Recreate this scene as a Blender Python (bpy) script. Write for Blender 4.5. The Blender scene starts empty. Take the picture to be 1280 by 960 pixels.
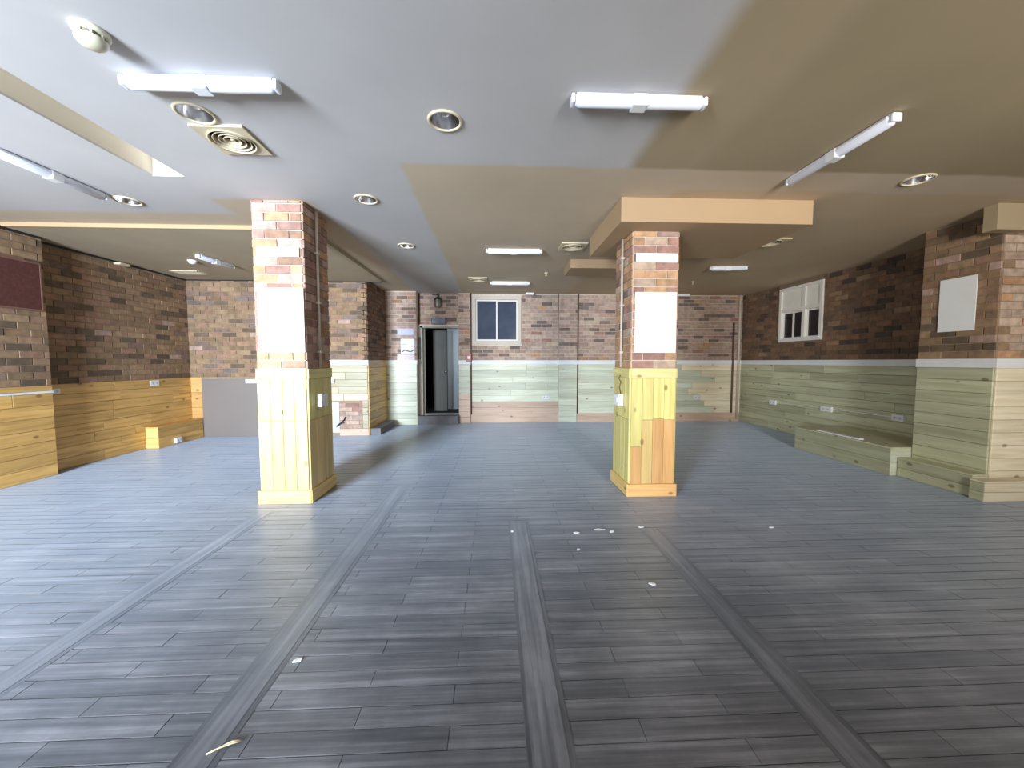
import bpy, bmesh, math, random
from mathutils import Vector, Matrix
random.seed(7)
C = bpy.context.scene.collection
S = bpy.context.scene
PI = math.pi

# ------------------------------------------------------------------ camera
PITCH = math.atan(28/480); YAW = math.atan(20/480)
cd = bpy.data.cameras.new('camera'); cam = bpy.data.objects.new('camera', cd); C.objects.link(cam)
cd.sensor_fit = 'HORIZONTAL'; cd.sensor_width = 36; cd.lens = 36*480/1280; cd.clip_start = 0.05
cam.location = (0, 0, 1.4); cam.rotation_euler = (PI/2-PITCH, 0, -YAW)
S.camera = cam

# ------------------------------------------------------------------ world, daylight, exposure
w = bpy.data.worlds.new('world'); S.world = w; w.use_nodes = True
w.node_tree.nodes['Background'].inputs[0].default_value = (0.72, 0.83, 1.0, 1)
w.node_tree.nodes['Background'].inputs[1].default_value = 0.6
S.view_settings.view_transform = 'Standard'; S.view_settings.look = 'None'
S.view_settings.gamma = 1; S.view_settings.use_curve_mapping = False
S.view_settings.exposure = 0.40

def area(name, loc, sx, sz, power, col, rot=(PI/2, 0, PI), spread=PI):
    l = bpy.data.lights.new(name, 'AREA'); l.shape = 'RECTANGLE'; l.size = sx; l.size_y = sz
    l.energy = power; l.color = col; l.spread = spread
    o = bpy.data.objects.new(name, l); C.objects.link(o); o.location = loc; o.rotation_euler = rot
    return o
# daylight coming through the shop front behind the camera (area light faces +y)
area('daylight_shop_window', (-3.55, -2.95, 1.45), 1.8, 1.9, 445, (0.76, 0.87, 1.0), (PI/2, 0, 0), math.radians(102))
area('daylight_shop_door', (2.0, -2.95, 1.6), 1.0, 1.5, 92, (1.0, 0.97, 0.93), (PI/2+.20, 0, -.22), math.radians(92))
# daylight in the room behind the far doorway
area('daylight_back_room', (-0.55, 9.75, 1.7), 0.5, 1.2, 3.2, (0.82, 0.92, 1.0), (PI/2, 0, PI/2))

# ------------------------------------------------------------------ materials
def nt(name):
    m = bpy.data.materials.new(name); m.use_nodes = True
    n = m.node_tree.nodes; return m, n, m.node_tree.links, n['Principled BSDF']
def rgb(c): return (c[0], c[1], c[2], 1)
def plain(name, col, rough=0.5, metal=0, var=0.05, scale=6, bump=0.0, spec=0.5, trans=0):
    m, n, l, b = nt(name)
    b.inputs['Roughness'].default_value = rough; b.inputs['Metallic'].default_value = metal
    b.inputs['Specular IOR Level'].default_value = spec
    b.inputs['Transmission Weight'].default_value = trans
    g = n.new('ShaderNodeNewGeometry'); t = n.new('ShaderNodeTexNoise'); t.inputs['Scale'].default_value = scale
    t.inputs['Detail'].default_value = 4
    r = n.new('ShaderNodeValToRGB')
    r.color_ramp.elements[0].position = .3; r.color_ramp.elements[1].position = .7
    r.color_ramp.elements[0].color = rgb([c*(1-var) for c in col]); r.color_ramp.elements[1].color = rgb([min(1, c*(1+var)) for c in col])
    l.new(g.outputs['Position'], t.inputs['Vector']); l.new(t.outputs['Fac'], r.inputs[0]); l.new(r.outputs[0], b.inputs['Base Color'])
    if bump:
        bp = n.new('ShaderNodeBump'); bp.inputs['Strength'].default_value = bump; bp.inputs['Distance'].default_value = .01
        l.new(t.outputs['Fac'], bp.inputs['Height']); l.new(bp.outputs[0], b.inputs['Normal'])
    return m
def brickmat(name, col):
    m, n, l, b = nt(name)
    b.inputs['Roughness'].default_value = .85
    g = n.new('ShaderNodeNewGeometry'); t = n.new('ShaderNodeTexNoise'); t.inputs['Scale'].default_value = 14; t.inputs['Detail'].default_value = 5
    r = n.new('ShaderNodeValToRGB'); r.color_ramp.elements[0].position = .3; r.color_ramp.elements[1].position = .72
    r.color_ramp.elements[0].color = rgb([c*.72 for c in col]); r.color_ramp.elements[1].color = rgb([c*1.2 for c in col])
    oi = n.new('ShaderNodeObjectInfo'); h = n.new('ShaderNodeHueSaturation')
    mr = n.new('ShaderNodeMapRange'); mr.inputs[3].default_value = .82; mr.inputs[4].default_value = 1.16
    l.new(oi.outputs['Random'], mr.inputs[0]); l.new(mr.outputs[0], h.inputs['Value'])
    l.new(g.outputs['Position'], t.inputs['Vector']); l.new(t.outputs['Fac'], r.inputs[0]); l.new(r.outputs[0], h.inputs['Color'])
    l.new(h.outputs[0], b.inputs['Base Color'])
    bp = n.new('ShaderNodeBump'); bp.inputs['Strength'].default_value = .35; bp.inputs['Distance'].default_value = .004
    l.new(t.outputs['Fac'], bp.inputs['Height']); l.new(bp.outputs[0], b.inputs['Normal'])
    return m
def wood(name, col, axis, rough=.42, knots=True, dark=.72):
    """boards with grain along axis 0,1,2"""
    m, n, l, b = nt(name)
    b.inputs['Roughness'].default_value = rough
    g = n.new('ShaderNodeNewGeometry'); oi = n.new('ShaderNodeObjectInfo')
    mp = n.new('ShaderNodeMapping'); sc = [22, 22, 22]; sc[axis] = 1.4; mp.inputs['Scale'].default_value = sc
    cm = n.new('ShaderNodeCombineXYZ'); mu = n.new('ShaderNodeMath'); mu.operation = 'MULTIPLY'; mu.inputs[1].default_value = 37
    l.new(oi.outputs['Random'], mu.inputs[0])
    for i in range(3): l.new(mu.outputs[0], cm.inputs[i])
    l.new(g.outputs['Position'], mp.inputs['Vector']); l.new(cm.outputs[0], mp.inputs['Location'])
    t = n.new('ShaderNodeTexNoise'); t.inputs['Scale'].default_value = 1; t.inputs['Detail'].default_value = 5; t.inputs['Distortion'].default_value = .6
    l.new(mp.outputs[0], t.inputs['Vector'])
    r = n.new('ShaderNodeValToRGB'); e = r.color_ramp.elements
    e[0].position = .3; e[0].color = rgb([col[0]*dark, col[1]*dark*.94, col[2]*dark*.85]); e[1].position = .66; e[1].color = rgb([min(1, c*1.12) for c in col])
    l.new(t.outputs['Fac'], r.inputs[0])
    h = n.new('ShaderNodeHueSaturation'); mr = n.new('ShaderNodeMapRange'); mr.inputs[3].default_value = .84; mr.inputs[4].default_value = 1.14
    l.new(oi.outputs['Random'], mr.inputs[0]); l.new(mr.outputs[0], h.inputs['Value']); l.new(r.outputs[0], h.inputs['Color'])
    out = h.outputs[0]
    if knots:
        mp2 = n.new('ShaderNodeMapping'); s2 = [5.5, 5.5, 5.5]; s2[axis] = 3.2; mp2.inputs['Scale'].default_value = s2
        l.new(g.outputs['Position'], mp2.inputs['Vector'])
        v = n.new('ShaderNodeTexVoronoi'); v.inputs['Scale'].default_value = 1
        l.new(mp2.outputs[0], v.inputs['Vector'])
        k = n.new('ShaderNodeMapRange'); k.inputs[1].default_value = .07; k.inputs[2].default_value = .13; k.inputs[3].default_value = .75; k.inputs[4].default_value = 0
        l.new(v.outputs['Distance'], k.inputs[0])
        mx = n.new('ShaderNodeMix'); mx.data_type = 'RGBA'; mx.inputs[7].default_value = rgb([col[0]*.3, col[1]*.2, col[2]*.15])
        l.new(k.outputs[0], mx.inputs[0]); l.new(out, mx.inputs[6]); out = mx.outputs[2]
    l.new(out, b.inputs['Base Color'])
    bp = n.new('ShaderNodeBump'); bp.inputs['Strength'].default_value = .15; bp.inputs['Distance'].default_value = .003
    l.new(t.outputs['Fac'], bp.inputs['Height']); l.new(bp.outputs[0], b.inputs['Normal'])
    return m

def floormat(name, base, streak, xs=.8, ys=26):
    m, n, l, b = nt(name)
    g = n.new('ShaderNodeNewGeometry'); oi = n.new('ShaderNodeObjectInfo')
    mp = n.new('ShaderNodeMapping'); mp.inputs['Scale'].default_value = (xs, ys, 1)
    l.new(g.outputs['Position'], mp.inputs[0])
    t = n.new('ShaderNodeTexNoise'); t.inputs['Scale'].default_value = 1; t.inputs['Detail'].default_value = 9; t.inputs['Roughness'].default_value = .68
    l.new(mp.outputs[0], t.inputs['Vector'])
    t2 = n.new('ShaderNodeTexNoise'); t2.inputs['Scale'].default_value = 1.7; t2.inputs['Detail'].default_value = 5; t2.inputs['Roughness'].default_value = .65
    l.new(g.outputs['Position'], t2.inputs['Vector'])
    mm = n.new('ShaderNodeMix'); mm.data_type = 'FLOAT'; mm.inputs[0].default_value = .38
    l.new(t.outputs['Fac'], mm.inputs[2]); l.new(t2.outputs['Fac'], mm.inputs[3])
    r = n.new('ShaderNodeValToRGB'); e = r.color_ramp.elements
    e[0].position = .38; e[0].color = rgb([c*.42 for c in base]); e[1].position = .64; e[1].color = rgb(streak)
    x = e.new(.5); x.color = rgb(base)
    l.new(mm.outputs[0], r.inputs[0])
    h = n.new('ShaderNodeHueSaturation'); mr = n.new('ShaderNodeMapRange'); mr.inputs[3].default_value = .80; mr.inputs[4].default_value = 1.2
    l.new(oi.outputs['Random'], mr.inputs[0]); l.new(mr.outputs[0], h.inputs['Value']); l.new(r.outputs[0], h.inputs['Color'])
    l.new(h.outputs[0], b.inputs['Base Color'])
    rr = n.new('ShaderNodeMapRange'); rr.inputs[3].default_value = .24; rr.inputs[4].default_value = .46
    l.new(t2.outputs['Fac'], rr.inputs[0]); l.new(rr.outputs[0], b.inputs['Roughness'])
    b.inputs['Specular IOR Level'].default_value = .5
    b.inputs['Sheen Weight'].default_value = .54; b.inputs['Sheen Roughness'].default_value = .42; b.inputs['Sheen Tint'].default_value = (.66, .80, 1, 1)   # bluish sheen, stronger at shallow view angles
    bp = n.new('ShaderNodeBump'); bp.inputs['Strength'].default_value = .45; bp.inputs['Distance'].default_value = .004
    l.new(mm.outputs[0], bp.inputs['Height']); l.new(bp.outputs[0], b.inputs['Normal'])
    return m

def ceilingmat():
    """painted plaster: pale grey, tan and dun areas with straight edges"""
    m, n, l, b = nt('ceiling_paint'); b.inputs['Roughness'].default_value = .8
    g = n.new('ShaderNodeNewGeometry'); no = n.new('ShaderNodeTexNoise'); no.inputs['Scale'].default_value = 3.5; no.inputs['Detail'].default_value = 3
    l.new(g.outputs['Position'], no.inputs['Vector'])
    sub = n.new('ShaderNodeVectorMath'); sub.operation = 'SUBTRACT'; sub.inputs[1].default_value = (.5, .5, .5)
    l.new(no.outputs['Color'], sub.inputs[0])
    scl = n.new('ShaderNodeVectorMath'); scl.operation = 'SCALE'; scl.inputs['Scale'].default_value = .06; l.new(sub.outputs[0], scl.inputs[0])
    add = n.new('ShaderNodeVectorMath'); add.operation = 'ADD'; l.new(g.outputs['Position'], add.inputs[0]); l.new(scl.outputs[0], add.inputs[1])
    sp = n.new('ShaderNodeSeparateXYZ'); l.new(add.outputs[0], sp.inputs[0])
    sp0 = n.new('ShaderNodeSeparateXYZ'); l.new(g.outputs['Position'], sp0.inputs[0])
    X, Y, Z = sp.outputs[0], sp.outputs[1], sp0.outputs[2]
    def gt(s, v, wd=.03):
        k = n.new('ShaderNodeMapRange'); k.interpolation_type = 'SMOOTHSTEP'; k.inputs[1].default_value = v-wd; k.inputs[2].default_value = v+wd
        l.new(s, k.inputs[0]); return k.outputs[0]
    def op(o, a, c):
        k = n.new('ShaderNodeMath'); k.operation = o
        for i, s in enumerate((a, c)):
            if isinstance(s, (int, float)): k.inputs[i].default_value = s
            else: l.new(s, k.inputs[i])
        return k.outputs[0]
    inv = lambda s: op('SUBTRACT', 1, s)
    A = op('MULTIPLY', gt(X, -.74, .03), gt(Y, 3.1, .03))
    D1 = op('MULTIPLY', inv(gt(X, -1.76, .06)), gt(Y, 3.82, .05))
    D = op('MULTIPLY', D1, op('MAXIMUM', gt(X, -2.7, .04), gt(Y, 4.2, .06)))
    tan = op('MAXIMUM', A, D)
    Cc = gt(X, 1.35, .3)
    def mix(f, c1, c2):
        k = n.new('ShaderNodeMix'); k.data_type = 'RGBA'
        if isinstance(f, float): k.inputs[0].default_value = f
        else: l.new(f, k.inputs[0])
        for i, c in ((6, c1), (7, c2)):
            if isinstance(c, tuple): k.inputs[i].default_value = rgb(c)
            else: l.new(c, k.inputs[i])
        return k.outputs[2]
    GREY = (.575, .56, .56); TAN = (.60, .495, .365); DUN = (.37, .30, .19); STRIP = (.42, .335, .215)
    base = mix(Cc, GREY, DUN)
    strip = op('MULTIPLY', op('MULTIPLY', gt(X, 1.06, .07), inv(gt(X, 1.58, .12))), inv(gt(Y, 3.3, .2)))
    base = mix(strip, base, STRIP)
    base = mix(tan, base, TAN)
    far = op('MULTIPLY', gt(X, 1.6, .05), gt(Y, 3.45, .03))
    base = mix(far, base, (.58, .45, .30))
    base = mix(gt(Z, 2.945, .005), base, (.80, .74, .64))
    big = n.new('ShaderNodeTexNoise'); big.inputs['Scale'].default_value = 1.1; big.inputs['Detail'].default_value = 4; l.new(g.outputs['Position'], big.inputs['Vector'])
    mr = n.new('ShaderNodeMapRange'); mr.inputs[1].default_value = .3; mr.inputs[2].default_value = .7; mr.inputs[3].default_value = .93; mr.inputs[4].default_value = 1.06
    l.new(big.outputs['Fac'], mr.inputs[0])
    h = n.new('ShaderNodeHueSaturation'); l.new(base, h.inputs['Color']); l.new(mr.outputs[0], h.inputs['Value'])
    l.new(h.outputs[0], b.inputs['Base Color'])
    return m

M = {}
M['ceiling'] = ceilingmat()
M['tan_paint'] = plain('tan_paint', (.46, .385, .27), .8, var=.06, scale=2)
M['tan_dark'] = plain('tan_dark', (.38, .30, .185), .8, var=.06, scale=2)
M['cream_paint'] = plain('cream_paint', (.44, .30, .17), .7, var=.03, scale=2)
M['mortar'] = plain('mortar', (.50, .42, .34), .95, var=.12, scale=20, bump=.2)
M['mortar_brown'] = plain('mortar_brown', (.33, .255, .17), .95, var=.14, scale=20, bump=.2)
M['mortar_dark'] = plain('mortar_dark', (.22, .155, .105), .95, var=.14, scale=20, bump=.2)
M['mortar_pale'] = plain('mortar_pale', (.66, .58, .48), .95, var=.1, scale=20, bump=.2)
BR = [('brick_buff', (.50, .36, .26), 34), ('brick_pink', (.47, .31, .25), 28), ('brick_orange', (.50, .29, .16), 18), ('brick_red', (.37, .205, .16), 8), ('brick_brown', (.23, .155, .12), 6), ('brick_plum', (.14, .105, .10), 6),
      ('brick_rose', (.49, .35, .285), 0), ('brick_clay', (.46, .315, .25), 0), ('brick_sand', (.52, .395, .30), 0), ('brick_smoke', (.21, .155, .135), 0),
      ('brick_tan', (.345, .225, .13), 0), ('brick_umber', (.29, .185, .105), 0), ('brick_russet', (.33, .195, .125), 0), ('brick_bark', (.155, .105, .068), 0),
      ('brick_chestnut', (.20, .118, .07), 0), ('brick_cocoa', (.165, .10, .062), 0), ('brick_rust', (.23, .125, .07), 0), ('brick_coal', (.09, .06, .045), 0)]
for k, c, _ in BR: M[k] = brickmat(k, c)
BKEYS = [k for k, _, _ in BR]; BW = [x for _, _, x in BR]
def pal(**k): return [k.get(b[6:], 0) for b in BKEYS]
PINK = pal(rose=34, clay=28, sand=18, red=4, brown=5, smoke=10, orange=3)
BROWN = pal(tan=18, umber=38, russet=20, bark=17, clay=2, brown=5)
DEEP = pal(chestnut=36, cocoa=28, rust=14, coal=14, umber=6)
MIXED = pal(tan=14, clay=3, russet=20, umber=36, brown=11, smoke=3, bark=12)
M['pine_left'] = wood('pine_left', (.74, .45, .145), 1)
M['pine_left_x'] = wood('pine_left_x', (.66, .40, .15), 0)
M['pine_yellow'] = wood('pine_yellow', (.72, .64, .23), 2, dark=.86)
M['pine_honey'] = wood('pine_honey', (.76, .56, .22), 2, dark=.84)
M['pine_orange'] = wood('pine_orange', (.68, .39, .155), 2, dark=.84)
M['pine_orange_x'] = wood('pine_orange_x', (.74, .43, .17), 0, dark=.86)
M['pine_honey_x'] = wood('pine_honey_x', (.80, .55, .20), 0, dark=.86)
M['pine_honey_y'] = wood('pine_honey_y', (.74, .52, .18), 1, dark=.86)
M['pine_yellow_x'] = wood('pine_yellow_x', (.80, .74, .32), 0, dark=.88)
M['pine_yellow_y'] = wood('pine_yellow_y', (.72, .64, .24), 1, dark=.88)
M['pine_green_x'] = wood('pine_green_x', (.62, .67, .54), 0, dark=.88)
M['pine_pink_x'] = wood('pine_pink_x', (.66, .49, .385), 0, dark=.88)
M['pine_olive_x'] = wood('pine_olive_x', (.44, .405, .275), 0, dark=.88)
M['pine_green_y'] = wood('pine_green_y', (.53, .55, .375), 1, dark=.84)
M['pine_beige_x'] = wood('pine_beige_x', (.82, .75, .57), 0, dark=.9)
M['white_trim'] = plain('white_trim', (.82, .84, .86), .45, var=.03)
M['white_plastic'] = plain('white_plastic', (.85, .86, .88), .35, var=.02)
M['diffuser'] = plain('diffuser', (.80, .83, .93), .25, var=.01)
M['aged_plastic'] = plain('aged_plastic', (.74, .70, .52), .45, var=.05)
M['aged_dark'] = plain('aged_dark', (.20, .18, .12), .6, var=.2, scale=60)
M['cream_metal'] = plain('cream_metal', (.66, .57, .40), .5, var=.08, scale=18)
M['dark'] = plain('dark_void', (.012, .012, .013), .9)
M['chrome'] = plain('chrome', (.72, .72, .74), .22, metal=1)
M['frost'] = plain('frosted_bulb', (.85, .87, .9), .3)
M['paper'] = plain('paper', (.88, .89, .90), .85, var=.015)
M['paper_grey'] = plain('paper_grey', (.88, .90, .89), .85, var=.02)
M['paper_lilac'] = plain('paper_lilac', (.60, .60, .78), .8, var=.08, scale=25)
M['paper_rose'] = plain('paper_rose', (.82, .70, .74), .8, var=.08, scale=25)
M['maroon'] = plain('maroon', (.10, .030, .024), .8, var=.25, scale=30)
M['grey_panel'] = plain('grey_panel', (.225, .19, .172), .6, var=.03, scale=2)
M['plaster_grey'] = plain('plaster_grey', (.56, .54, .53), .8, var=.05, scale=9)
M['beige_frame'] = plain('beige_frame', (.58, .52, .44), .5, var=.03)
M['white_frame'] = plain('white_frame', (.82, .78, .71), .4, var=.03)
M['frost_pane'] = plain('frost_pane', (.86, .83, .73), .3, var=.03)
M['glass_dark'] = plain('glass_dark', (.055, .07, .11), .12, var=.1, spec=.6)
M['glass_black'] = plain('glass_black', (.012, .010, .014), .2)
M['pipe_shadow_brown'] = plain('pipe_shadow_brown', (.13, .07, .05), .6, var=.2)
M['pipe_pale'] = plain('pipe_pale', (.60, .52, .42), .5, var=.08)
M['step'] = plain('step_concrete', (.17, .17, .185), .7, var=.15, scale=10)
M['black'] = plain('black_metal', (.02, .02, .022), .45)
M['sign'] = plain('sign_face', (.10, .11, .16), .3, var=.3, scale=30)
M['lantern_glass'] = plain('lantern_glass', (.35, .34, .28), .15, var=.1)
M['red'] = plain('red_plastic', (.42, .09, .07), .4)
M['door_grey'] = plain('door_grey', (.12, .125, .115), .6, var=.05)
M['room_shade'] = plain('room_shade', (.03, .03, .032), .8)  # near-black paint stands in for the back room's darkness
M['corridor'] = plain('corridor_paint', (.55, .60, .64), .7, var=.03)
M['jamb'] = plain('jamb_metal', (.34, .29, .23), .45, var=.08)
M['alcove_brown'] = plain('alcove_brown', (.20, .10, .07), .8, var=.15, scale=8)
M['floor'] = floormat('floor_vinyl', (.112, .108, .113), (.25, .245, .26))
M['floor_strip'] = floormat('floor_strip', (.135, .132, .14), (.235, .232, .245), 24, 1.1)
M['floor_gap'] = plain('floor_gap', (.085, .082, .086), .8)
M['floor_worn'] = floormat('floor_worn', (.085, .081, .085), (.14, .136, .145), 24, 1.1)
M['floor_edge'] = plain('floor_edge', (.095, .092, .096), .5, var=.3, scale=9)
M['straw'] = plain('straw', (.78, .62, .40), .7)

# ------------------------------------------------------------------ mesh helpers
def link(name, me, parent=None, loc=(0, 0, 0), rz=0.0):
    o = bpy.data.objects.new(name, me); C.objects.link(o)
    o.parent = parent; o.location = loc
    if rz: o.rotation_euler = (0, 0, rz)
    return o
def bx(bm, x0, x1, y0, y1, z0, z1, mi=0, bev=0.0):
    vs = [bm.verts.new(p) for p in ((x0, y0, z0), (x1, y0, z0), (x1, y1, z0), (x0, y1, z0), (x0, y0, z1), (x1, y0, z1), (x1, y1, z1), (x0, y1, z1))]
    fs = [bm.faces.new([vs[i] for i in q]) for q in ((3, 2, 1, 0), (4, 5, 6, 7), (0, 1, 5, 4), (1, 2, 6, 5), (2, 3, 7, 6), (3, 0, 4, 7))]
    for f in fs: f.material_index = mi
    if bev:
        es = set(e for f in fs for e in f.edges)
        r = bmesh.ops.bevel(bm, geom=list(es), offset=bev, segments=2, affect='EDGES', profile=.6)
        for f in r['faces']: f.material_index = mi
    return vs
def lathe(bm, prof, n=28, mi=0, ctr=(0, 0), close=True):
    rings = []
    for r, z in prof:
        if r < 1e-5: rings.append([bm.verts.new((ctr[0], ctr[1], z))])
        else: rings.append([bm.verts.new((ctr[0]+r*math.cos(2*PI*k/n), ctr[1]+r*math.sin(2*PI*k/n), z)) for k in range(n)])
    for a, b in zip(rings, rings[1:]):
        for k in range(n):
            k2 = (k+1) % n
            if len(a) == 1 and len(b) == 1: continue
            if len(a) == 1: f = bm.faces.new((a[0], b[k2], b[k]))
            elif len(b) == 1: f = bm.faces.new((a[k], a[k2], b[0]))
            else: f = bm.faces.new((a[k], a[k2], b[k2], b[k]))
            f.material_index = mi; f.smooth = True
def tube(bm, pts, r, n=8, mi=0):
    pts = [Vector(p) for p in pts]; rings = []
    for i, p in enumerate(pts):
        d = (pts[min(i+1, len(pts)-1)]-pts[max(i-1, 0)]).normalized()
        a = d.orthogonal().normalized() if abs(d.z) < .9 else Vector((1, 0, 0)); b = d.cross(a).normalized(); a = b.cross(d)
        rings.append([bm.verts.new(p+r*(math.cos(2*PI*k/n)*a+math.sin(2*PI*k/n)*b)) for k in range(n)])
    for A, B in zip(rings, rings[1:]):
        for k in range(n):
            f = bm.faces.new((A[k], A[(k+1) % n], B[(k+1) % n], B[k])); f.smooth = True; f.material_index = mi
    bm.faces.new(rings[0]); bm.faces.new(list(reversed(rings[-1])))
def fin(bm, name, mats):
    bmesh.ops.recalc_face_normals(bm, faces=bm.faces)
    me = bpy.data.meshes.new(name); bm.to_mesh(me); bm.free()
    for m in (mats if isinstance(mats, (list, tuple)) else [mats]): me.materials.append(M[m])
    return me
def part(name, bm, mats, parent=None, loc=(0, 0, 0), rz=0.0): return link(name, fin(bm, name, mats), parent, loc, rz)
def boxpart(name, mat, parent, *d, bev=0.0):
    bm = bmesh.new(); bx(bm, *d, bev=bev); return part(name, bm, mat, parent)
def tag(o, label, cat, group=None, kind=None):
    o['label'] = label; o['category'] = cat
    if group: o['group'] = group
    if kind: o['kind'] = kind
    return o
def thing(name, label, cat, loc=(0, 0, 0), rz=0.0, group=None):
    return tag(link(name, None, None, loc, rz), label, cat, group)
def struct(name, bm, mats, label=None, cat=None):
    o = part(name, bm, mats); o['kind'] = 'structure'
    if label: o['label'] = label; o['category'] = cat
    return o

# slabs set on a surface (bricks, boards): canonical piece lies in local x (length) and z (height), faces -y
CACHE = {}
def slab_geo(w, h, t, c):
    x, z = w/2, h/2
    V = [(-x, 0, -z), (x, 0, -z), (x, 0, z), (-x, 0, z), (-x, -(t-c), -z), (x, -(t-c), -z), (x, -(t-c), z), (-x, -(t-c), z),
         (-x+c, -t, -z+c), (x-c, -t, -z+c), (x-c, -t, z-c), (-x+c, -t, z-c)]
    Fc = []
    for k in range(4):
        j = (k+1) % 4
        Fc += [(k, j, 4+j, 4+k), (4+k, 4+j, 8+j, 8+k)]
    Fc += [(8, 9, 10, 11), (3, 2, 1, 0)]
    return V, Fc
def slab(w, h, t, c, mat):
    k = (round(w, 3), round(h, 3), round(t, 3), c, mat)
    if k not in CACHE:
        V, Fc = slab_geo(*k[:4]); me = bpy.data.meshes.new('slab'); me.from_pydata(V, [], Fc); me.materials.append(M[mat]); CACHE[k] = me
    return CACHE[k]
class Field:
    """pieces set on a plane: origin + u along the wall (angle a), z up"""
    def __init__(s, parent, base=(0, 0, 0)): s.parent = parent; s.items = []; s.base = Vector(base)
    def add(s, o, a, u, z, w, h, t, c, mat):
        p = Vector(o)+Vector((math.cos(a)*u, math.sin(a)*u, z)); s.items.append((p, a, w, h, t, c, mat))
    def build(s, name, limit=300, rest='rest'):
        eye = Vector((0, 0, 1.4))
        def size(i):
            nrm = Vector((math.sin(i[1]), -math.cos(i[1]), 0)); v = eye-(i[0]+s.base)
            return i[2]*i[3]*max(0.0, nrm.dot(v))/v.length**3
        it = sorted(s.items, key=lambda i: -size(i))
        for p, a, w, h, t, c, mat in it[:limit]:
            link(name, slab(w, h, t, c, mat), s.parent, p, a)
        if it[limit:]:
            V, Fc, mi, ms = [], [], [], []
            for p, a, w, h, t, c, mat in it[limit:]:
                v, f = slab_geo(w, h, t, c); n0 = len(V); R = Matrix.Rotation(a, 3, 'Z')
                V += [tuple(p+R @ Vector(q)) for q in v]; Fc += [tuple(n0+i for i in q) for q in f]
                if mat not in ms: ms.append(mat)
                mi += [ms.index(mat)]*len(f)
            me = bpy.data.meshes.new(rest); me.from_pydata(V, [], Fc)
            for m in ms: me.materials.append(M[m])
            me.polygons.foreach_set('material_index', mi)
            o = link(rest, me, s.parent); o['kind'] = 'stuff'
def cut(a, b, spans):
    segs = [(a, b)]
    for s0, s1 in spans:
        new = []
        for p, q in segs:
            if s1 <= p or s0 >= q: new.append((p, q)); continue
            if s0 > p: new.append((p, s0))
            if s1 < q: new.append((s1, q))
        segs = new
    return segs
def bricks(F, o, a, u0, u1, z0, z1, holes=(), pitch=.245, row=.0825, j=.0085, seed=0, weights=None, dark_cols=True):
    rnd = random.Random(seed); k = 0; z = z0
    while z < z1-.02:
        zt = min(z+row, z1)
        h = zt-z-j; off = (pitch/2 if k % 2 else 0)
        u = u0-off
        sp = [(h0, h1) for h0, h1, hz0, hz1 in holes if hz0 < zt-.012 and hz1 > z+.012]
        while u < u1-.01:
            a0, a1 = max(u, u0), min(u+pitch, u1)
            for p, q in cut(a0, a1, sp):
                if q-p > .03 and h > .02:
                    F.add(o, a, (p+q)/2, (z+zt)/2, round(q-p-j, 3), round(h, 3), rnd.choice((.009, .012, .014)), .003, rnd.choices(BKEYS, weights or BW)[0])
            u += pitch
        z = zt; k += 1
def boards(F, o, a, u0, u1, z0, z1, mat, bh=.133, lengths=(1.2, 2.4), holes=(), t=.016, seed=0, gap=.004):
    rnd = random.Random(seed); n = max(1, round((z1-z0)/bh)); bh = (z1-z0)/n
    for k in range(n):
        za, zb = z0+k*bh, z0+(k+1)*bh; u = u0
        sp = [(h0, h1) for h0, h1, hz0, hz1 in holes if hz0 < zb-.02 and hz1 > za+.02]
        while u < u1-.01:
            L = rnd.uniform(*lengths); v = min(u+L, u1)
            if u1-v < .35: v = u1
            for p, q in cut(u, v, sp):
                if q-p > .03:
                    mm = mat((p+q)/2, (za+zb)/2) if callable(mat) else mat
                    F.add(o, a, (p+q)/2, (za+zb)/2, round(q-p-gap, 3), round(bh-gap, 3), t, .003, mm)
            u = v

# ================================================================== large structure
Z = 2.93
# ---- ceiling with a slot and the openings for the recessed lights and vents cut into it
DL = [(-1.85, 2.54), (-.32, 2.55), (-1.22, 3.77), (-1.18, 5.22), (-3.50, 3.90), (3.55, 3.18)]
VT = [(-1.81, 2.82, .34), (1.02, 5.16, .34), (3.50, 4.87, .34), (-.33, 7.27, .34)]
bm = bmesh.new(); bx(bm, -6.0, 6.0, -3.3, 9.2, Z, Z+.32)
ceil = struct('ceiling', bm, 'ceiling', 'flat plaster ceiling with pale grey and tan areas', 'ceiling')
bm = bmesh.new(); bx(bm, -2.83, -2.575, -1.0, 3.385, Z-.1, Z+.22)
for x, y in DL: lathe(bm, [(0, Z-.1), (.093, Z-.1), (.093, Z+.15), (0, Z+.15)], 28, 0, (x, y))
for x, y, s in VT: lathe(bm, [(0, Z-.1), (.145, Z-.1), (.145, Z+.12), (0, Z+.12)], 28, 0, (x, y))
bmesh.ops.recalc_face_normals(bm, faces=bm.faces)
cm = bpy.data.meshes.new('cutter'); bm.to_mesh(cm); bm.free()
co = bpy.data.objects.new('cutter', cm); C.objects.link(co)
md = ceil.modifiers.new('b', 'BOOLEAN'); md.operation = 'DIFFERENCE'; md.object = co; md.solver = 'EXACT'
bpy.context.view_layer.update()
dg = bpy.context.evaluated_depsgraph_get()
nm = bpy.data.meshes.new_from_object(ceil.evaluated_get(dg))
ceil.modifiers.clear(); ceil.data = nm
bpy.data.objects.remove(co); bpy.data.meshes.remove(cm)
if not nm.materials: nm.materials.append(M['ceiling'])
# lower section over the left rear corner, with its pale edge strip
bm = bmesh.new(); bx(bm, -5.70, -2.12, 4.56, 7.40, Z-.042, Z)
low = struct('ceiling_lowered', bm, 'tan_paint', 'slightly lower tan ceiling section over the left rear corner', 'ceiling')
e = boxpart('edge_strip', 'cream_paint', low, -5.70, -2.12, 4.54, 4.56, Z-.044, Z+.0); e['label'] = 'thin cream strip along the step in the ceiling'

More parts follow.
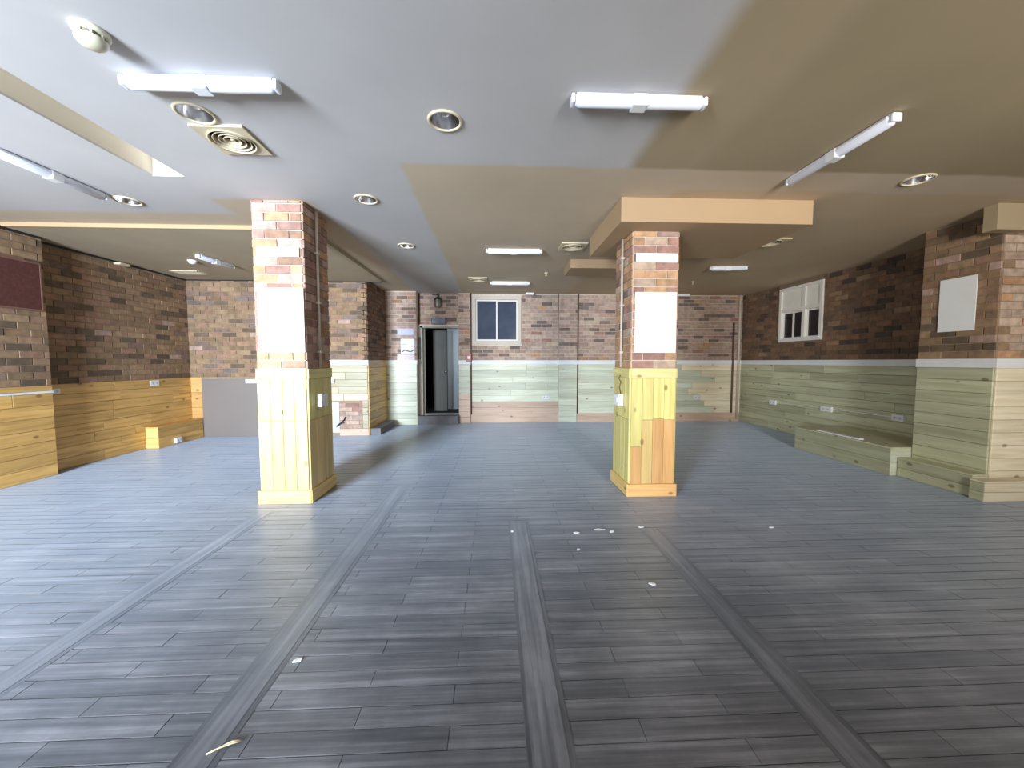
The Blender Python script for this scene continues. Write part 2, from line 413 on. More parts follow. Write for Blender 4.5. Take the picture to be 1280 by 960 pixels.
# ---- floor: base plus planks
bm = bmesh.new(); bx(bm, -6.0, 6.0, -3.3, 9.2, -.15, -.006)
floor = struct('floor', bm, 'floor_gap', 'worn charcoal vinyl plank floor with scuffed streaks', 'floor')
FF = Field(floor); rnd = random.Random(3)
y = -.3; k = 0
while y < 8.9:
    u = -5.87-(k % 2)*.3675+.1775
    while u < 5.75:
        a0, a1 = max(u, -5.75), min(u+.735, 5.75)
        if a1-a0 > .03: FF.items.append((a0, a1, y, y+.095))
        u += .735
    y += .095; k += 1
# planks lie flat: own builder (x length, y width)
def plank_geo(a0, a1, y0, y1, top):
    g = .0014; c = .0014
    e = .0009; p = [(a0+e, y0+g), (a1-e, y0+g), (a1-e, y1-g), (a0+e, y1-g)]; q = [(a0+e+c*.5, y0+g+c), (a1-e-c*.5, y0+g+c), (a1-e-c*.5, y1-g-c), (a0+e+c*.5, y1-g-c)]
    V = [(x, yy, -.006) for x, yy in p]+[(x, yy, top-c) for x, yy in p]+[(x, yy, top) for x, yy in q]
    Fc = []
    for k in range(4):
        j = (k+1) % 4; Fc += [(k, j, 4+j, 4+k), (4+k, 4+j, 8+j, 8+k)]
    return V, Fc+[(8, 9, 10, 11)]
def vis(i):
    cx, cy = (i[0]+i[1])/2, (i[2]+i[3])/2
    seen = cy > 1.2 and -1.42*cy < cx < 1.3*cy
    return (0 if seen else 1, cx*cx*.3+cy*cy)
items = sorted(FF.items, key=vis); PC = {}
def plank_top(): return rnd.choice((0, 0, -.0006, -.0012))
for a0, a1, y0, y1 in items[:300]:
    kk = (round(a1-a0, 3), plank_top())
    if kk not in PC:
        V, Fc = plank_geo(-kk[0]/2, kk[0]/2, -.0475, .0475, kk[1]); me = bpy.data.meshes.new('plank'); me.from_pydata(V, [], Fc); me.materials.append(M['floor']); PC[kk] = me
    link('plank', PC[kk], floor, ((a0+a1)/2, (y0+y1)/2, 0))
V, Fc = [], []
for a0, a1, y0, y1 in items[300:]:
    v, f = plank_geo(a0, a1, y0, y1, plank_top()); n0 = len(V); V += v; Fc += [tuple(n0+i for i in q) for q in f]
me = bpy.data.meshes.new('far_planks'); me.from_pydata(V, [], Fc); me.materials.append(M['floor'])
o = link('far_planks', me, floor); o['kind'] = 'stuff'
for sx, wd, y1 in ((-2.15, .11, 3.6), (-1.06, .12, 4.3), (.19, .13, 3.3), (1.28, .11, 3.1)):
    bm = bmesh.new(); bx(bm, sx-wd/2, sx+wd/2, -.3, y1, -.004, .0018)
    bx(bm, sx-wd/2-.02, sx-wd/2, -.3, y1, -.004, .0006, 1); bx(bm, sx+wd/2, sx+wd/2+.026, -.3, y1, -.004, .0006, 1)
    o = part('seam_strip', bm, ['floor_strip', 'floor_worn'], floor); o['label'] = 'worn lengthwise strip covering a floor seam'

# ---- left wall
bm = bmesh.new(); bx(bm, -5.90, -5.45, -3.1, 4.93, 0, Z); bx(bm, -5.90, -5.64, 4.93, 7.33, 0, Z)
wl = struct('wall_left', bm, 'mortar_brown', 'left wall of brown brick above orange pine boards', 'wall')
F = Field(wl)
bricks(F, (-5.45, 0, 0), PI/2, 3.4, 4.93, 1.11, 2.89, seed=1, weights=BROWN); bricks(F, (-5.64, 0, 0), PI/2, 4.93, 7.33, 1.11, Z-.06, seed=2, weights=BROWN)
F.build('brick', rest='small_bricks')
F = Field(wl)
boards(F, (-5.45, 0, 0), PI/2, 1.2, 4.93, 0, 1.02, 'pine_left', .145, (.7, 1.5), seed=1)
boards(F, (-5.45, 0, 0), PI/2, 1.2, 4.93, 1.045, 1.11, 'pine_left', .07, (1.5, 2.5), seed=2)
boards(F, (-5.64, 0, 0), PI/2, 4.93, 7.33, 0, 1.11, 'pine_left', .14, (.6, 1.3), seed=3)
F.build('plank')
o = boxpart('dado_strip', 'white_trim', wl, -5.455, -5.425, 1.2, 4.93, 1.02, 1.045); o['label'] = 'narrow white dado strip'
# black strips stand in for the shadow gap along the ceiling
bm = bmesh.new(); bx(bm, -5.47, -5.43, 1.2, 4.93, Z-.07, Z-.035); bx(bm, -5.64, -5.61, 4.93, 7.33, Z-.066, Z-.04)
tr = struct('trim_1', bm, 'black', 'thin dark strip drawn as the shadow gap above the left brick wall', 'trim')

# ---- rear left wall (in front of the alcove)
bm = bmesh.new(); bx(bm, -5.90, -2.41, 7.33, 7.55, 0, Z)
wbl = struct('wall_back_left', bm, 'mortar_brown', 'rear left wall of buff and brown brick over boarding', 'wall')
F = Field(wbl); bricks(F, (0, 7.33, 0), 0, -5.64, -2.41, 1.11, Z-.045, holes=[(-3.7, -2.3, 1.1, 1.44)], seed=4, weights=MIXED)
bricks(F, (0, 7.33, 0), 0, -2.95, -2.52, .13, .62, seed=14, weights=pal(rose=30, clay=50, red=20))
F.build('brick', rest='small_bricks')
F = Field(wbl)
boards(F, (0, 7.33, 0), 0, -5.64, -5.43, 0, 1.11, 'pine_left_x', .28, (1, 2), seed=5)
boards(F, (0, 7.33, 0), 0, -3.7, -2.41, 0, 1.33, lambda u, z: 'pine_olive_x' if z > .86 or u > -2.5 else 'pine_pink_x', .133, (.5, 1.4), holes=[(-2.95, -2.52, .13, .62), (-3.2, -2.95, .06, .64)], seed=6)
F.build('plank')
o = boxpart('plaster_patch', 'plaster_grey', wbl, -3.2, -2.95, 7.318, 7.332, .06, .64); o['label'] = 'pale grey plaster patch between the boards'
o = boxpart('grey_board', 'grey_panel', wbl, -5.43, -3.7, 7.305, 7.332, 0, 1.075, bev=.003); o['label'] = 'smooth grey board covering the lower wall'
o = boxpart('dado_rail', 'white_trim', wbl, -3.7, -2.39, 7.30, 7.332, 1.335, 1.43, bev=.004)
bm = bmesh.new(); bx(bm, -5.64, -2.12, 7.30, 7.33, Z-.06, Z-.043)
struct('trim_2', bm, 'black', 'thin dark strip drawn as the shadow gap above the rear left wall', 'trim')  # shadow gap under the ceiling, drawn as a black strip

# ---- alcove side wall
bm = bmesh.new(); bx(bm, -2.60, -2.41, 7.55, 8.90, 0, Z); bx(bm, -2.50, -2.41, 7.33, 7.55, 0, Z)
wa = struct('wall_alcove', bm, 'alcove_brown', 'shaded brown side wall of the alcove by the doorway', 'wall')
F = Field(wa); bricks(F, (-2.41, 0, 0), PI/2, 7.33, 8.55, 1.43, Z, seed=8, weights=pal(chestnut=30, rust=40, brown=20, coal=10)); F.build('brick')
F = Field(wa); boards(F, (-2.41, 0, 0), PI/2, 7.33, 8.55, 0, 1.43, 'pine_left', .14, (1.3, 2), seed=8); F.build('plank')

# ---- back wall with doorway and window
DX0, DX1, DZ0, DZ1 = -1.70, -.84, .19, 2.20
WX0, WX1, WZ0, WZ1 = -.53, .57, 1.80, 2.87
bm = bmesh.new()
bx(bm, -2.60, -1.74, 8.55, 9.0, 0, Z)                                   # left pier
bx(bm, -1.74, DX0, 8.80, 9.0, 0, Z); bx(bm, DX0, DX1, 8.80, 9.0, DZ1, Z); bx(bm, DX0, DX1, 8.80, 9.0, 0, DZ0-.02)
bx(bm, DX1, WX0, 8.80, 9.0, 0, Z); bx(bm, WX0, WX1, 8.80, 9.0, 0, WZ0); bx(bm, WX0, WX1, 8.80, 9.0, WZ1, Z); bx(bm, WX1, 6.0, 8.80, 9.0, 0, Z)
bx(bm, DX1, -.58, 8.75, 8.80, 0, Z); bx(bm, 1.44, 1.86, 8.76, 8.80, 0, Z)
wb = struct('wall_back', bm, 'mortar_pale', 'back wall of pink brick over pale green boards', 'wall')
F = Field(wb)
bricks(F, (0, 8.55, 0), 0, -2.41, -1.74, 1.43, Z, seed=9, weights=PINK); bricks(F, (0, 8.80, 0), 0, -1.74, DX1, 2.22, Z, seed=10, weights=PINK)
bricks(F, (0, 8.75, 0), 0, DX1, -.58, 1.43, Z, seed=11, weights=PINK); bricks(F, (0, 8.80, 0), 0, -.55, 1.44, 1.43, Z, holes=[(WX0-.02, WX1+.02, WZ0-.02, WZ1+.03)], seed=12, weights=PINK)
bricks(F, (0, 8.76, 0), 0, 1.44, 1.86, 1.43, Z, seed=13, weights=PINK); bricks(F, (0, 8.80, 0), 0, 1.89, 5.75, 1.43, Z, seed=15, weights=PINK)
F.build('brick', rest='small_bricks')
F = Field(wb)
gp = lambda u, z: 'pine_pink_x' if z < .46 and u < .45 else 'pine_green_x'
boards(F, (0, 8.55, 0), 0, -2.41, -1.74, 0, 1.335, 'pine_green_x', .133, (1, 2), seed=21)
boards(F, (0, 8.75, 0), 0, DX1, -.58, 0, 1.335, lambda u, z: 'pine_pink_x' if z < .7 else 'pine_green_x', .133, (1, 2), seed=22)
boards(F, (0, 8.80, 0), 0, -.55, 1.44, .2, 1.335, gp, .142, (.8, 1.8), seed=23)
boards(F, (0, 8.76, 0), 0, 1.44, 1.86, 0, 1.335, 'pine_green_x', .133, (1, 2), seed=24)
boards(F, (0, 8.80, 0), 0, 1.89, 5.75, .2, 1.335, lambda u, z: 'pine_green_x' if u < 5 else 'pine_beige_x', .142, (.9, 2), seed=25)
F.build('plank')
for u0, u1, yy in ((-2.41, -1.73, 8.55), (DX1-.01, -.57, 8.75), (-.55, 1.44, 8.80), (1.43, 1.87, 8.76), (1.89, 5.75, 8.80)):
    boxpart('dado_rail', 'white_trim', wb, u0, u1, yy-.032, yy, 1.335, 1.43, bev=.004)
bm = bmesh.new(); bx(bm, -.55, 1.44, 8.775, 8.80, 0, .195); bx(bm, 1.87, 5.70, 8.775, 8.80, 0, .195)
bbk = struct('baseboard_back', bm, 'pine_pink_x', 'pale pinkish timber baseboard along the back wall', 'baseboard')

# ---- right wall
RY0, RY1, RZ0, RZ1 = 6.57, 7.60, 1.79, 2.84
bm = bmesh.new(); bx(bm, 5.75, 6.0, -3.1, RY0, 0, Z); bx(bm, 5.75, 6.0, RY1, 9.0, 0, Z); bx(bm, 5.75, 6.0, RY0, RY1, 0, RZ0); bx(bm, 5.75, 6.0, RY0, RY1, RZ1, Z)
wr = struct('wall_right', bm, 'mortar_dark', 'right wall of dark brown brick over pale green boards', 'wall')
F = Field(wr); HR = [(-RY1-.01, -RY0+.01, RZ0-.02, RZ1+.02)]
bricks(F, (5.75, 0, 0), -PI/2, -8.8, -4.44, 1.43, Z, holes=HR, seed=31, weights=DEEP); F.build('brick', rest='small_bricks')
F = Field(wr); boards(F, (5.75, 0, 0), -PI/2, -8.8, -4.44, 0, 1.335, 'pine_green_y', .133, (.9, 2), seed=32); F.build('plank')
boxpart('dado_rail', 'white_trim', wr, 5.718, 5.75, 4.44, 8.77, 1.335, 1.43, bev=.004)
# pier standing forward of the right wall
bm = bmesh.new(); bx(bm, 5.10, 5.95, 3.72, 4.44, 0, Z)
wp = struct('wall_right_pier', bm, 'mortar_brown', 'wide pier of the right wall, brick over pale boards', 'wall')
F = Field(wp)
bricks(F, (5.10, 0, 0), -PI/2, -4.44, -3.72, 1.43, Z, seed=33, weights=pal(tan=30, umber=25, russet=20, clay=10, bark=12)); bricks(F, (0, 3.72, 0), 0, 5.10, 5.75, 1.43, Z, seed=34, weights=pal(sand=40, buff=25, orange=12, tan=20)); F.build('brick')
F = Field(wp)
boards(F, (5.10, 0, 0), -PI/2, -4.44, -3.72, 0, 1.335, 'pine_green_y', .133, (1, 2), seed=35)
boards(F, (0, 3.72, 0), 0, 5.10, 5.75, 0, 1.335, 'pine_beige_x', .133, (1, 2), seed=36); F.build('plank')
bm = bmesh.new(); bx(bm, 5.068, 5.78, 3.688, 3.72, 1.335, 1.43); bx(bm, 5.068, 5.10, 3.72, 4.44, 1.335, 1.43); part('dado_rail', bm, 'white_trim', wp)

# ---- front wall with shop openings, behind the camera
bm = bmesh.new(); y0, y1 = -3.3, -3.1
bx(bm, -5.8, -4.9, y0, y1, 0, Z); bx(bm, -4.9, -2.7, y0, y1, 0, .45); bx(bm, -4.9, -2.7, y0, y1, 2.45, Z); bx(bm, -2.7, 1.45, y0, y1, 0, Z)
bx(bm, 1.45, 2.55, y0, y1, 2.35, Z); bx(bm, 2.55, 6.0, y0, y1, 0, Z); bx(bm, 1.45, 2.55, y0, y1, 0, .55)
struct('wall_front', bm, 'plaster_grey', 'front wall with the shop openings', 'wall')
# ---- dropped bulkheads
bm = bmesh.new(); bx(bm, 1.17, 3.02, 3.62, 4.84, 2.705, Z, bev=.004)
b1 = struct('ceiling_bulkhead', bm, 'cream_paint'); tag(b1, 'large cream bulkhead box above the right brick column', 'bulkhead')
bm = bmesh.new(); bx(bm, 1.12, 2.45, 5.80, 6.35, 2.80, Z, bev=.004)
b2 = struct('ceiling_bulkhead', bm, 'cream_paint'); tag(b2, 'small cream bulkhead farther back, partly behind the right column', 'bulkhead')
bm = bmesh.new(); bx(bm, 4.85, 5.95, 3.60, 3.715, 2.68, Z, bev=.004)
b3 = struct('ceiling_bulkhead', bm, 'tan_dark'); tag(b3, 'tan bulkhead end above the pier at the far right', 'bulkhead')
# ---- back room seen through the doorway
bm = bmesh.new()
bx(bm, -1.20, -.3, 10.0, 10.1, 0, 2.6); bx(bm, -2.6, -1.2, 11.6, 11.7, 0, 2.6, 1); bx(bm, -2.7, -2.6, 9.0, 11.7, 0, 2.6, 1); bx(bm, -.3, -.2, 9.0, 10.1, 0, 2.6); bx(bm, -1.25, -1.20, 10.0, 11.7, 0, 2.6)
bx(bm, -2.7, -.2, 9.0, 11.7, 2.6, 2.7, 1); bx(bm, -2.7, -.2, 9.0, 11.7, .08, .17, 1)  # second material paints the shade onto far left walls, ceiling and floor
struct('wall_back_room', bm, ['corridor', 'room_shade'], 'pale blue room behind the open doorway, its shaded side painted near-black', 'wall')

# ================================================================== door and windows
bm = bmesh.new(); bx(bm, DX0, DX0+.045, 8.77, 9.0, DZ0, DZ1); bx(bm, DX1-.012, DX1, 8.77, 9.0, DZ0, DZ1); bx(bm, DX0, DX1, 8.77, 9.0, DZ1-.04, DZ1)
d1 = struct('door_1', bm, 'jamb', 'open doorway with a brown metal frame in the back wall', 'doorway')
boxpart('frame_edge', 'beige_frame', d1, DX0-.035, DX0, 8.76, 8.80, DZ0, DZ1+.03); boxpart('frame_edge', 'beige_frame', d1, DX0-.035, DX1+.005, 8.74, 8.775, DZ1, DZ1+.03)
boxpart('frame_stop', 'beige_frame', d1, DX0+.045, DX0+.075, 8.90, 8.95, DZ0, DZ1-.04)
boxpart('threshold', 'step', d1, -1.735, DX1, 8.56, 8.80, 0, .19, bev=.006)
o = boxpart('lit_floor_strip', 'white_trim', d1, DX0+.04, DX1-.01, 8.86, 9.02, .172, .195); o['label'] = 'white strip painted as the lit floor behind the threshold'  # white strip paints the lit floor of the next room
leaf = boxpart('door_leaf', 'door_grey', d1, -1.545, -1.21, 9.55, 9.59, .18, 2.16); leaf['label'] = 'grey green door leaf standing open'
bm = bmesh.new(); lathe(bm, [(0, 0), (.022, 0), (.026, .02), (.012, .05), (0, .055)], 12); o = part('handle', bm, 'chrome', leaf, (-1.25, 9.53, 1.15))
o.rotation_euler = (PI/2, 0, 0)

def bars(bm, x0, x1, y0, y1, z0, z1, t, mi=0):
    bx(bm, x0, x1, y0, y1, z0, z0+t, mi); bx(bm, x0, x1, y0, y1, z1-t, z1, mi); bx(bm, x0, x0+t, y0, y1, z0+t, z1-t, mi); bx(bm, x1-t, x1, y0, y1, z0+t, z1-t, mi)
bm = bmesh.new(); bars(bm, WX0, WX1, 8.755, 8.90, WZ0, WZ1, .075)
w1 = struct('window_1', bm, 'beige_frame', 'two pane sliding window with a beige frame beside the doorway', 'window')
for k, (s0, s1, yy) in enumerate(((WX0+.075, .035, 8.80), (.005, WX1-.075, 8.83))):
    bm = bmesh.new(); bars(bm, s0, s1, yy, yy+.03, WZ0+.075, WZ1-.075, .03); s = part('sash', bm, 'white_frame', w1)
    boxpart('pane', 'glass_dark', s, s0+.03, s1-.03, yy+.010, yy+.018, WZ0+.105, WZ1-.105)
bm = bmesh.new(); bx(bm, .005, .035, 8.775, 8.80, 2.27, 2.36, bev=.004); o = part('latch', bm, 'white_plastic', w1)
# right wall window: frosted top lights over opening lights
bm = bmesh.new(); t = .055
def barsx(bm, x0, x1, ya, yb, z0, z1, t):
    bx(bm, x0, x1, ya, yb, z0, z0+t); bx(bm, x0, x1, ya, yb, z1-t, z1); bx(bm, x0, x1, ya, ya+t, z0+t, z1-t); bx(bm, x0, x1, yb-t, yb, z0+t, z1-t)
barsx(bm, 5.715, 5.90, RY0, RY1, RZ0, RZ1, t); bx(bm, 5.72, 5.85, 6.955, 7.02, RZ0+t, RZ1-t); bx(bm, 5.722, 5.848, RY0+t, RY1-t, 2.37, 2.44)
w2 = struct('window_2', bm, 'white_frame', 'white four light window high on the right wall', 'window')
for ya, yb in ((RY0+t, 6.955), (7.02, RY1-t)):
    boxpart('frosted_pane', 'frost_pane', w2, 5.74, 5.75, ya, yb, 2.44, RZ1-t)
for ya, yb, pd in ((RY0+t, 6.955, 1), (7.02, RY1-t, 2)):
    bm = bmesh.new(); barsx(bm, 5.77, 5.80, ya, yb, RZ0+t, 2.37, .03)
    if pd == 2: bx(bm, 5.77, 5.80, (ya+yb)/2-.02, (ya+yb)/2+.02, RZ0+t+.03, 2.34)
    s = part('sash', bm, 'white_frame', w2)
    if pd == 1: boxpart('pane', 'glass_black', s, 5.78, 5.787, ya+.03, yb-.03, RZ0+t+.03, 2.34)
    else:
        mid = (ya+yb)/2
        boxpart('pane', 'glass_black', s, 5.78, 5.787, ya+.03, mid-.02, RZ0+t+.03, 2.34); boxpart('pane', 'glass_black', s, 5.78, 5.787, mid+.02, yb-.03, RZ0+t+.03, 2.34)
bm = bmesh.new(); bx(bm, 5.69, 5.77, RY0+.02, RY1-.02, RZ0+t-.012, RZ0+t+.01, bev=.003); part('sill', bm, 'white_trim', w2)

# ================================================================== columns
def column(x0, x1, y0, y1, ztop, seed, label, colfn, weights):
    cx, cy = (x0+x1)/2, (y0+y1)/2; hx, hy = (x1-x0)/2, (y1-y0)/2
    r = thing('brick_column', label, 'column', (cx, cy, 0)); r['kind'] = 'thing'
    bm = bmesh.new(); bx(bm, -hx, hx, -hy, hy, 0, ztop); part('core', bm, 'mortar_pale', r)
    F = Field(r, (cx, cy, 0))
    for i, (o, a, h) in enumerate((((0, -hy, 0), 0, hx), ((hx, 0, 0), PI/2, hy), ((0, hy, 0), PI, hx), ((-hx, 0, 0), -PI/2, hy))):
        bricks(F, o, a, -h, h, 1.33, ztop, seed=seed+i, weights=weights, pitch=2*h/2)
    F.build('brick')
    F = Field(r, (cx, cy, 0))
    for i, (o, a, h) in enumerate((((0, -hy, 0), 0, hx), ((hx, 0, 0), PI/2, hy), ((0, hy, 0), PI, hx), ((-hx, 0, 0), -PI/2, hy))):
        n = 4; wd = 2*h/n; side = i % 2
        F.add(o, a, 0, 1.28, 2*h+.012, .10, .024, .004, 'pine_yellow_y' if side else 'pine_yellow_x')
        F.add(o, a, 0, .065, 2*h+.05, .13, .034, .004, 'pine_honey_y' if side else colfn(0, 0, 'base'))
        for k in range(n):
            u = -h+wd*(k+.5); zs = [.13, colfn(i, k, 'split'), 1.23]
            for q in range(2):
                F.add(o, a, u, (zs[q]+zs[q+1])/2, round(wd-.003, 3), round(zs[q+1]-zs[q]-.002, 3), .016, .003, colfn(i, k, 'low' if q == 0 else 'up'))
    F.build('plank')
    return r
def left_cols(i, k, what):  # yellow over honey paints a camera tone shift onto the boards
    if what == 'base': return 'pine_honey_x'
    if what == 'split': return .82
    return 'pine_yellow' if what == 'up' else 'pine_honey'
def right_cols(i, k, what):  # same tone shift painted in, yellow above and orange below
    if what == 'base': return 'pine_orange_x'
    if what == 'split': return (.52, .80, .81, .80)[k] if i == 0 else .8
    if i == 0 and what == 'low': return ('pine_orange', 'pine_honey', 'pine_orange', 'pine_orange')[k]
    return 'pine_yellow'
CWT = pal(pink=22, orange=34, red=26, russet=14)
colL = column(-2.31, -1.85, 3.83, 4.36, Z, 41, 'left brick column with yellow pine boards at its base', left_cols, CWT)
colR = column(1.385, 1.845, 3.88, 4.40, 2.705, 51, 'right brick column with orange and yellow pine boards under the bulkhead', right_cols, pal(buff=20, orange=58, pink=8, red=12, brown=6))

# papers on the columns and pier
def sheet(label, x0, x1, y0, y1, z0, z1, mat='paper', group=None, name='paper_sheet', cat='paper'):
    bm = bmesh.new(); bx(bm, x0, x1, y0, y1, z0, z1, bev=.0008); return tag(part(name, bm, mat), label, cat, group)
sheet('large blank white sheet on the front of the left brick column', -2.275, -1.845, 3.805, 3.813, 1.49, 2.105)
sheet('narrow white strip high on the front of the left brick column', -2.265, -1.875, 3.805, 3.813, 2.40, 2.485)
sheet('large blank white sheet on the front of the right brick column', 1.405, 1.83, 3.855, 3.863, 1.49, 2.10)
sheet('narrow white strip high on the front of the right brick column', 1.405, 1.825, 3.855, 3.863, 2.395, 2.485)
sheet('pale grey sheet on the side of the right wall pier', 5.075, 5.083, 3.90, 4.24, 1.735, 2.32, 'paper_grey')

# conduits and switch boxes on the columns
def conduit(label, pts, r=.011, mat='pipe_pale', group=None, name='conduit_pipe', clips=()):
    root = thing(name, label, 'conduit', pts[0], 0, group)
    bm = bmesh.new(); o = Vector(pts[0]); tube(bm, [Vector(p)-o for p in pts], r); part('tube', bm, mat, root)
    for c, ax in clips:
        bm = bmesh.new(); c = Vector(c)-o; d = [r*1.6]*3
        bx(bm, c.x-d[0], c.x+d[0], c.y-d[1], c.y+d[1], c.z-.012, c.z+.012, bev=.003); part('clip', bm, mat, root)
    return root
def column_conduit(col, x, y, z0, z1, label):
    bm = bmesh.new(); tube(bm, [(x, y, z0), (x, y, z1)], .014); p = part('conduit', bm, 'pipe_pale', col); p['label'] = label
    for zz in (1.5, 2.0, 2.5):
        bm = bmesh.new(); bx(bm, x-.02, x+.02, y-.024, y+.024, zz-.012, zz+.012, bev=.003); part('clip', bm, 'pipe_pale', p)
column_conduit(colL, .258, -.025, 1.34, Z-.003, 'pale conduit down the side face')
column_conduit(colR, -.258, -.01, 1.34, 2.70, 'pale conduit down the side face')
def switchbox(label, loc, rz, group=None, w=.15, h=.13, t=.055, name='switch_box'):
    r = thing(name, label, 'switch', loc, rz, group)      # back at local y=0, faces -y
    bm = bmesh.new(); bx(bm, -w/2, w/2, -t, 0, -h/2, h/2, bev=.006); part('body', bm, 'white_plastic', r)
    bm = bmesh.new(); bx(bm, -w*.2, w*.2, -t-.006, -t+.002, -h*.22, h*.22, bev=.002); part('rocker', bm, 'white_trim', r)
    return r
switchbox('white switch box on the boarded side of the left column', (-1.832, 4.05, 1.0), PI/2)
switchbox('white switch box on the boarded side of the right column', (1.367, 4.13, .985), -PI/2, w=.17)
conduit('short dark cable dangling above the switch box on the right column', [(1.361, 4.13, 1.05), (1.350, 4.15, 1.12), (1.352, 4.11, 1.18), (1.345, 4.16, 1.22), (1.352, 4.13, 1.25)], .005, 'pipe_shadow_brown', name='loose_cable')['category'] = 'cable'

# ================================================================== plinth ledges
def plinth(label, x0, x1, y0, y1, h, mtop, mx, my, faces):
    cx, cy = (x0+x1)/2, (y0+y1)/2
    r = thing('timber_plinth', label, 'ledge', (cx, cy, 0)); hx, hy = (x1-x0)/2, (y1-y0)/2
    bm = bmesh.new(); bx(bm, -hx+.016, hx-.016, -hy+.016, hy-.016, 0, h-.018); part('carcass', bm, 'mortar', r)
    bm = bmesh.new(); bx(bm, -hx, hx, -hy, hy, h-.018, h, bev=.003); part('top_board', bm, mtop, r)
    F = Field(r, (cx, cy, 0))
    for f in faces:
        o, a, l, m = {'f': ((0, -hy+.016, 0), 0, hx, mx), 'l': ((-hx+.016, 0, 0), -PI/2, hy, my), 'r': ((hx-.016, 0, 0), PI/2, hy, my)}[f]
        n = 2
        for k in range(n): F.add(o, a, 0, (h-.018)*(k+.5)/n, 2*l-.003, (h-.018)/n-.003, .016, .003, m)
    F.build('plank')
    return r
plinth('orange pine box plinth in the rear left corner', -5.62, -5.42, 6.34, 7.29, .35, 'pine_left', 'pine_honey_x', 'pine_left', 'fr')
plinth('long green boarded plinth below the right wall sockets', 4.83, 5.73, 4.45, 5.96, .35, 'pine_green_y', 'pine_green_x', 'pine_green_y', 'fl')
plinth('low green boarded plinth along the side of the right pier', 4.91, 5.08, 3.70, 4.44, .235, 'pine_green_y', 'pine_green_x', 'pine_green_y', 'fl')
plinth('pale beige plinth across the front of the right pier', 4.86, 5.74, 3.56, 3.685, .205, 'pine_beige_x', 'pine_beige_x', 'pine_green_y', 'fl')
bm = bmesh.new(); bx(bm, 4.86, 4.93, 4.90, 5.60, .351, .369, bev=.003); tag(part('loose_batten', bm, 'white_trim'), 'white batten lying on the long green plinth', 'batten')
# step by the alcove
bm = bmesh.new(); bx(bm, -2.39, -2.20, 7.36, 8.40, 0, .13, bev=.006); st = tag(part('concrete_step', bm, 'step'), 'low grey concrete step in the alcove left of the doorway', 'step')

# ================================================================== ceiling fittings
def batten(label, x, y, rz, L=.79, z=Z):
    r = thing('tube_light', label, 'light', (x, y, z), rz, None)
    bm = bmesh.new(); bx(bm, -L/2+.02, L/2-.02, -.022, .022, -.022, 0, bev=.003); part('base_tray', bm, 'white_plastic', r)
    bm = bmesh.new(); n = 14; ends = []
    prof = [(.037*math.cos(PI+PI*k/n), -.024+.044*math.sin(PI+PI*k/n)) for k in range(n+1)]
    prof = [(.034, -.012)][:0]+[(a, b) for a, b in prof]+[(.034, -.010), (-.034, -.010)]
    for s, sc in ((-L/2+.012, .7), (-L/2+.03, 1), (L/2-.03, 1), (L/2-.012, .7)):
        ends.append([bm.verts.new((s, a*sc, -.03+(b+.03)*sc)) for a, b in prof])
    for A, B in zip(ends, ends[1:]):
        for k in range(len(prof)):
            f = bm.faces.new((A[k], A[(k+1) % len(prof)], B[(k+1) % len(prof)], B[k])); f.smooth = k < n
    bm.faces.new(ends[0]); bm.faces.new(list(reversed(ends[-1])))
    part('diffuser', bm, 'diffuser', r)
    for s in (-1, 1):
        bm = bmesh.new(); bx(bm, s*(L/2)-.012, s*(L/2)+.010, -.031, .031, -.058, -.006, bev=.010); part('end_cap', bm, 'white_plastic', r)
    bm = bmesh.new(); bx(bm, -.045, .045, -.0385, .0385, -.0705, -.004, bev=.008); part('sensor_clip', bm, 'white_plastic', r)
    return r
batten('white tube light crosswise at the front left of the ceiling', -1.59, 2.24, 0, .80)
batten('white tube light crosswise near the top centre of the ceiling', .83, 2.28, 0, .77)
batten('white tube light set lengthwise in front of the big bulkhead', 2.46, 2.78, PI/2, .86)
batten('white tube light in the middle of the tan ceiling', .25, 5.33, 0, .75)
batten('white tube light close to the back wall above the window', .27, 7.46, 0, .73)
batten('white tube light right of the big bulkhead near the right wall', 3.74, 6.13, math.radians(-6), .56)
batten('white tube light lengthwise at the left edge of the frame', -3.57, 3.35, PI/2, .80)
batten('white tube light lengthwise on the lower left ceiling section', -4.08, 5.88, PI/2-.1, .62, Z-.042)

def downlight(label, x, y):
    r = thing('downlight', label, 'downlight', (x, y, Z))
    bm = bmesh.new(); lathe(bm, [(.092, .004), (.092, -.006), (.098, -.012), (.108, -.010), (.112, 0), (.092, .0)], 32); part('rim', bm, 'cream_metal', r)
    bm = bmesh.new(); lathe(bm, [(.091, -.002), (.088, .03), (.078, .07), (.055, .105), (.03, .12), (0, .122)], 32); part('reflector', bm, 'chrome', r)
    bm = bmesh.new(); lathe(bm, [(0, .028), (.024, .034), (.034, .055), (.028, .085), (.018, .105), (.018, .118)], 20); part('bulb', bm, 'frost', r)
for (x, y), lb in zip(DL, ('recessed round downlight next to the square vent at the front left', 'recessed round downlight at the centre of the near ceiling', 'recessed round downlight right of the left column top', 'small looking downlight farthest back on the grey ceiling strip', 'recessed round downlight by the lengthwise tube light at left', 'recessed round downlight on the right ceiling beyond the lengthwise tube light')):
    downlight(lb, x, y)

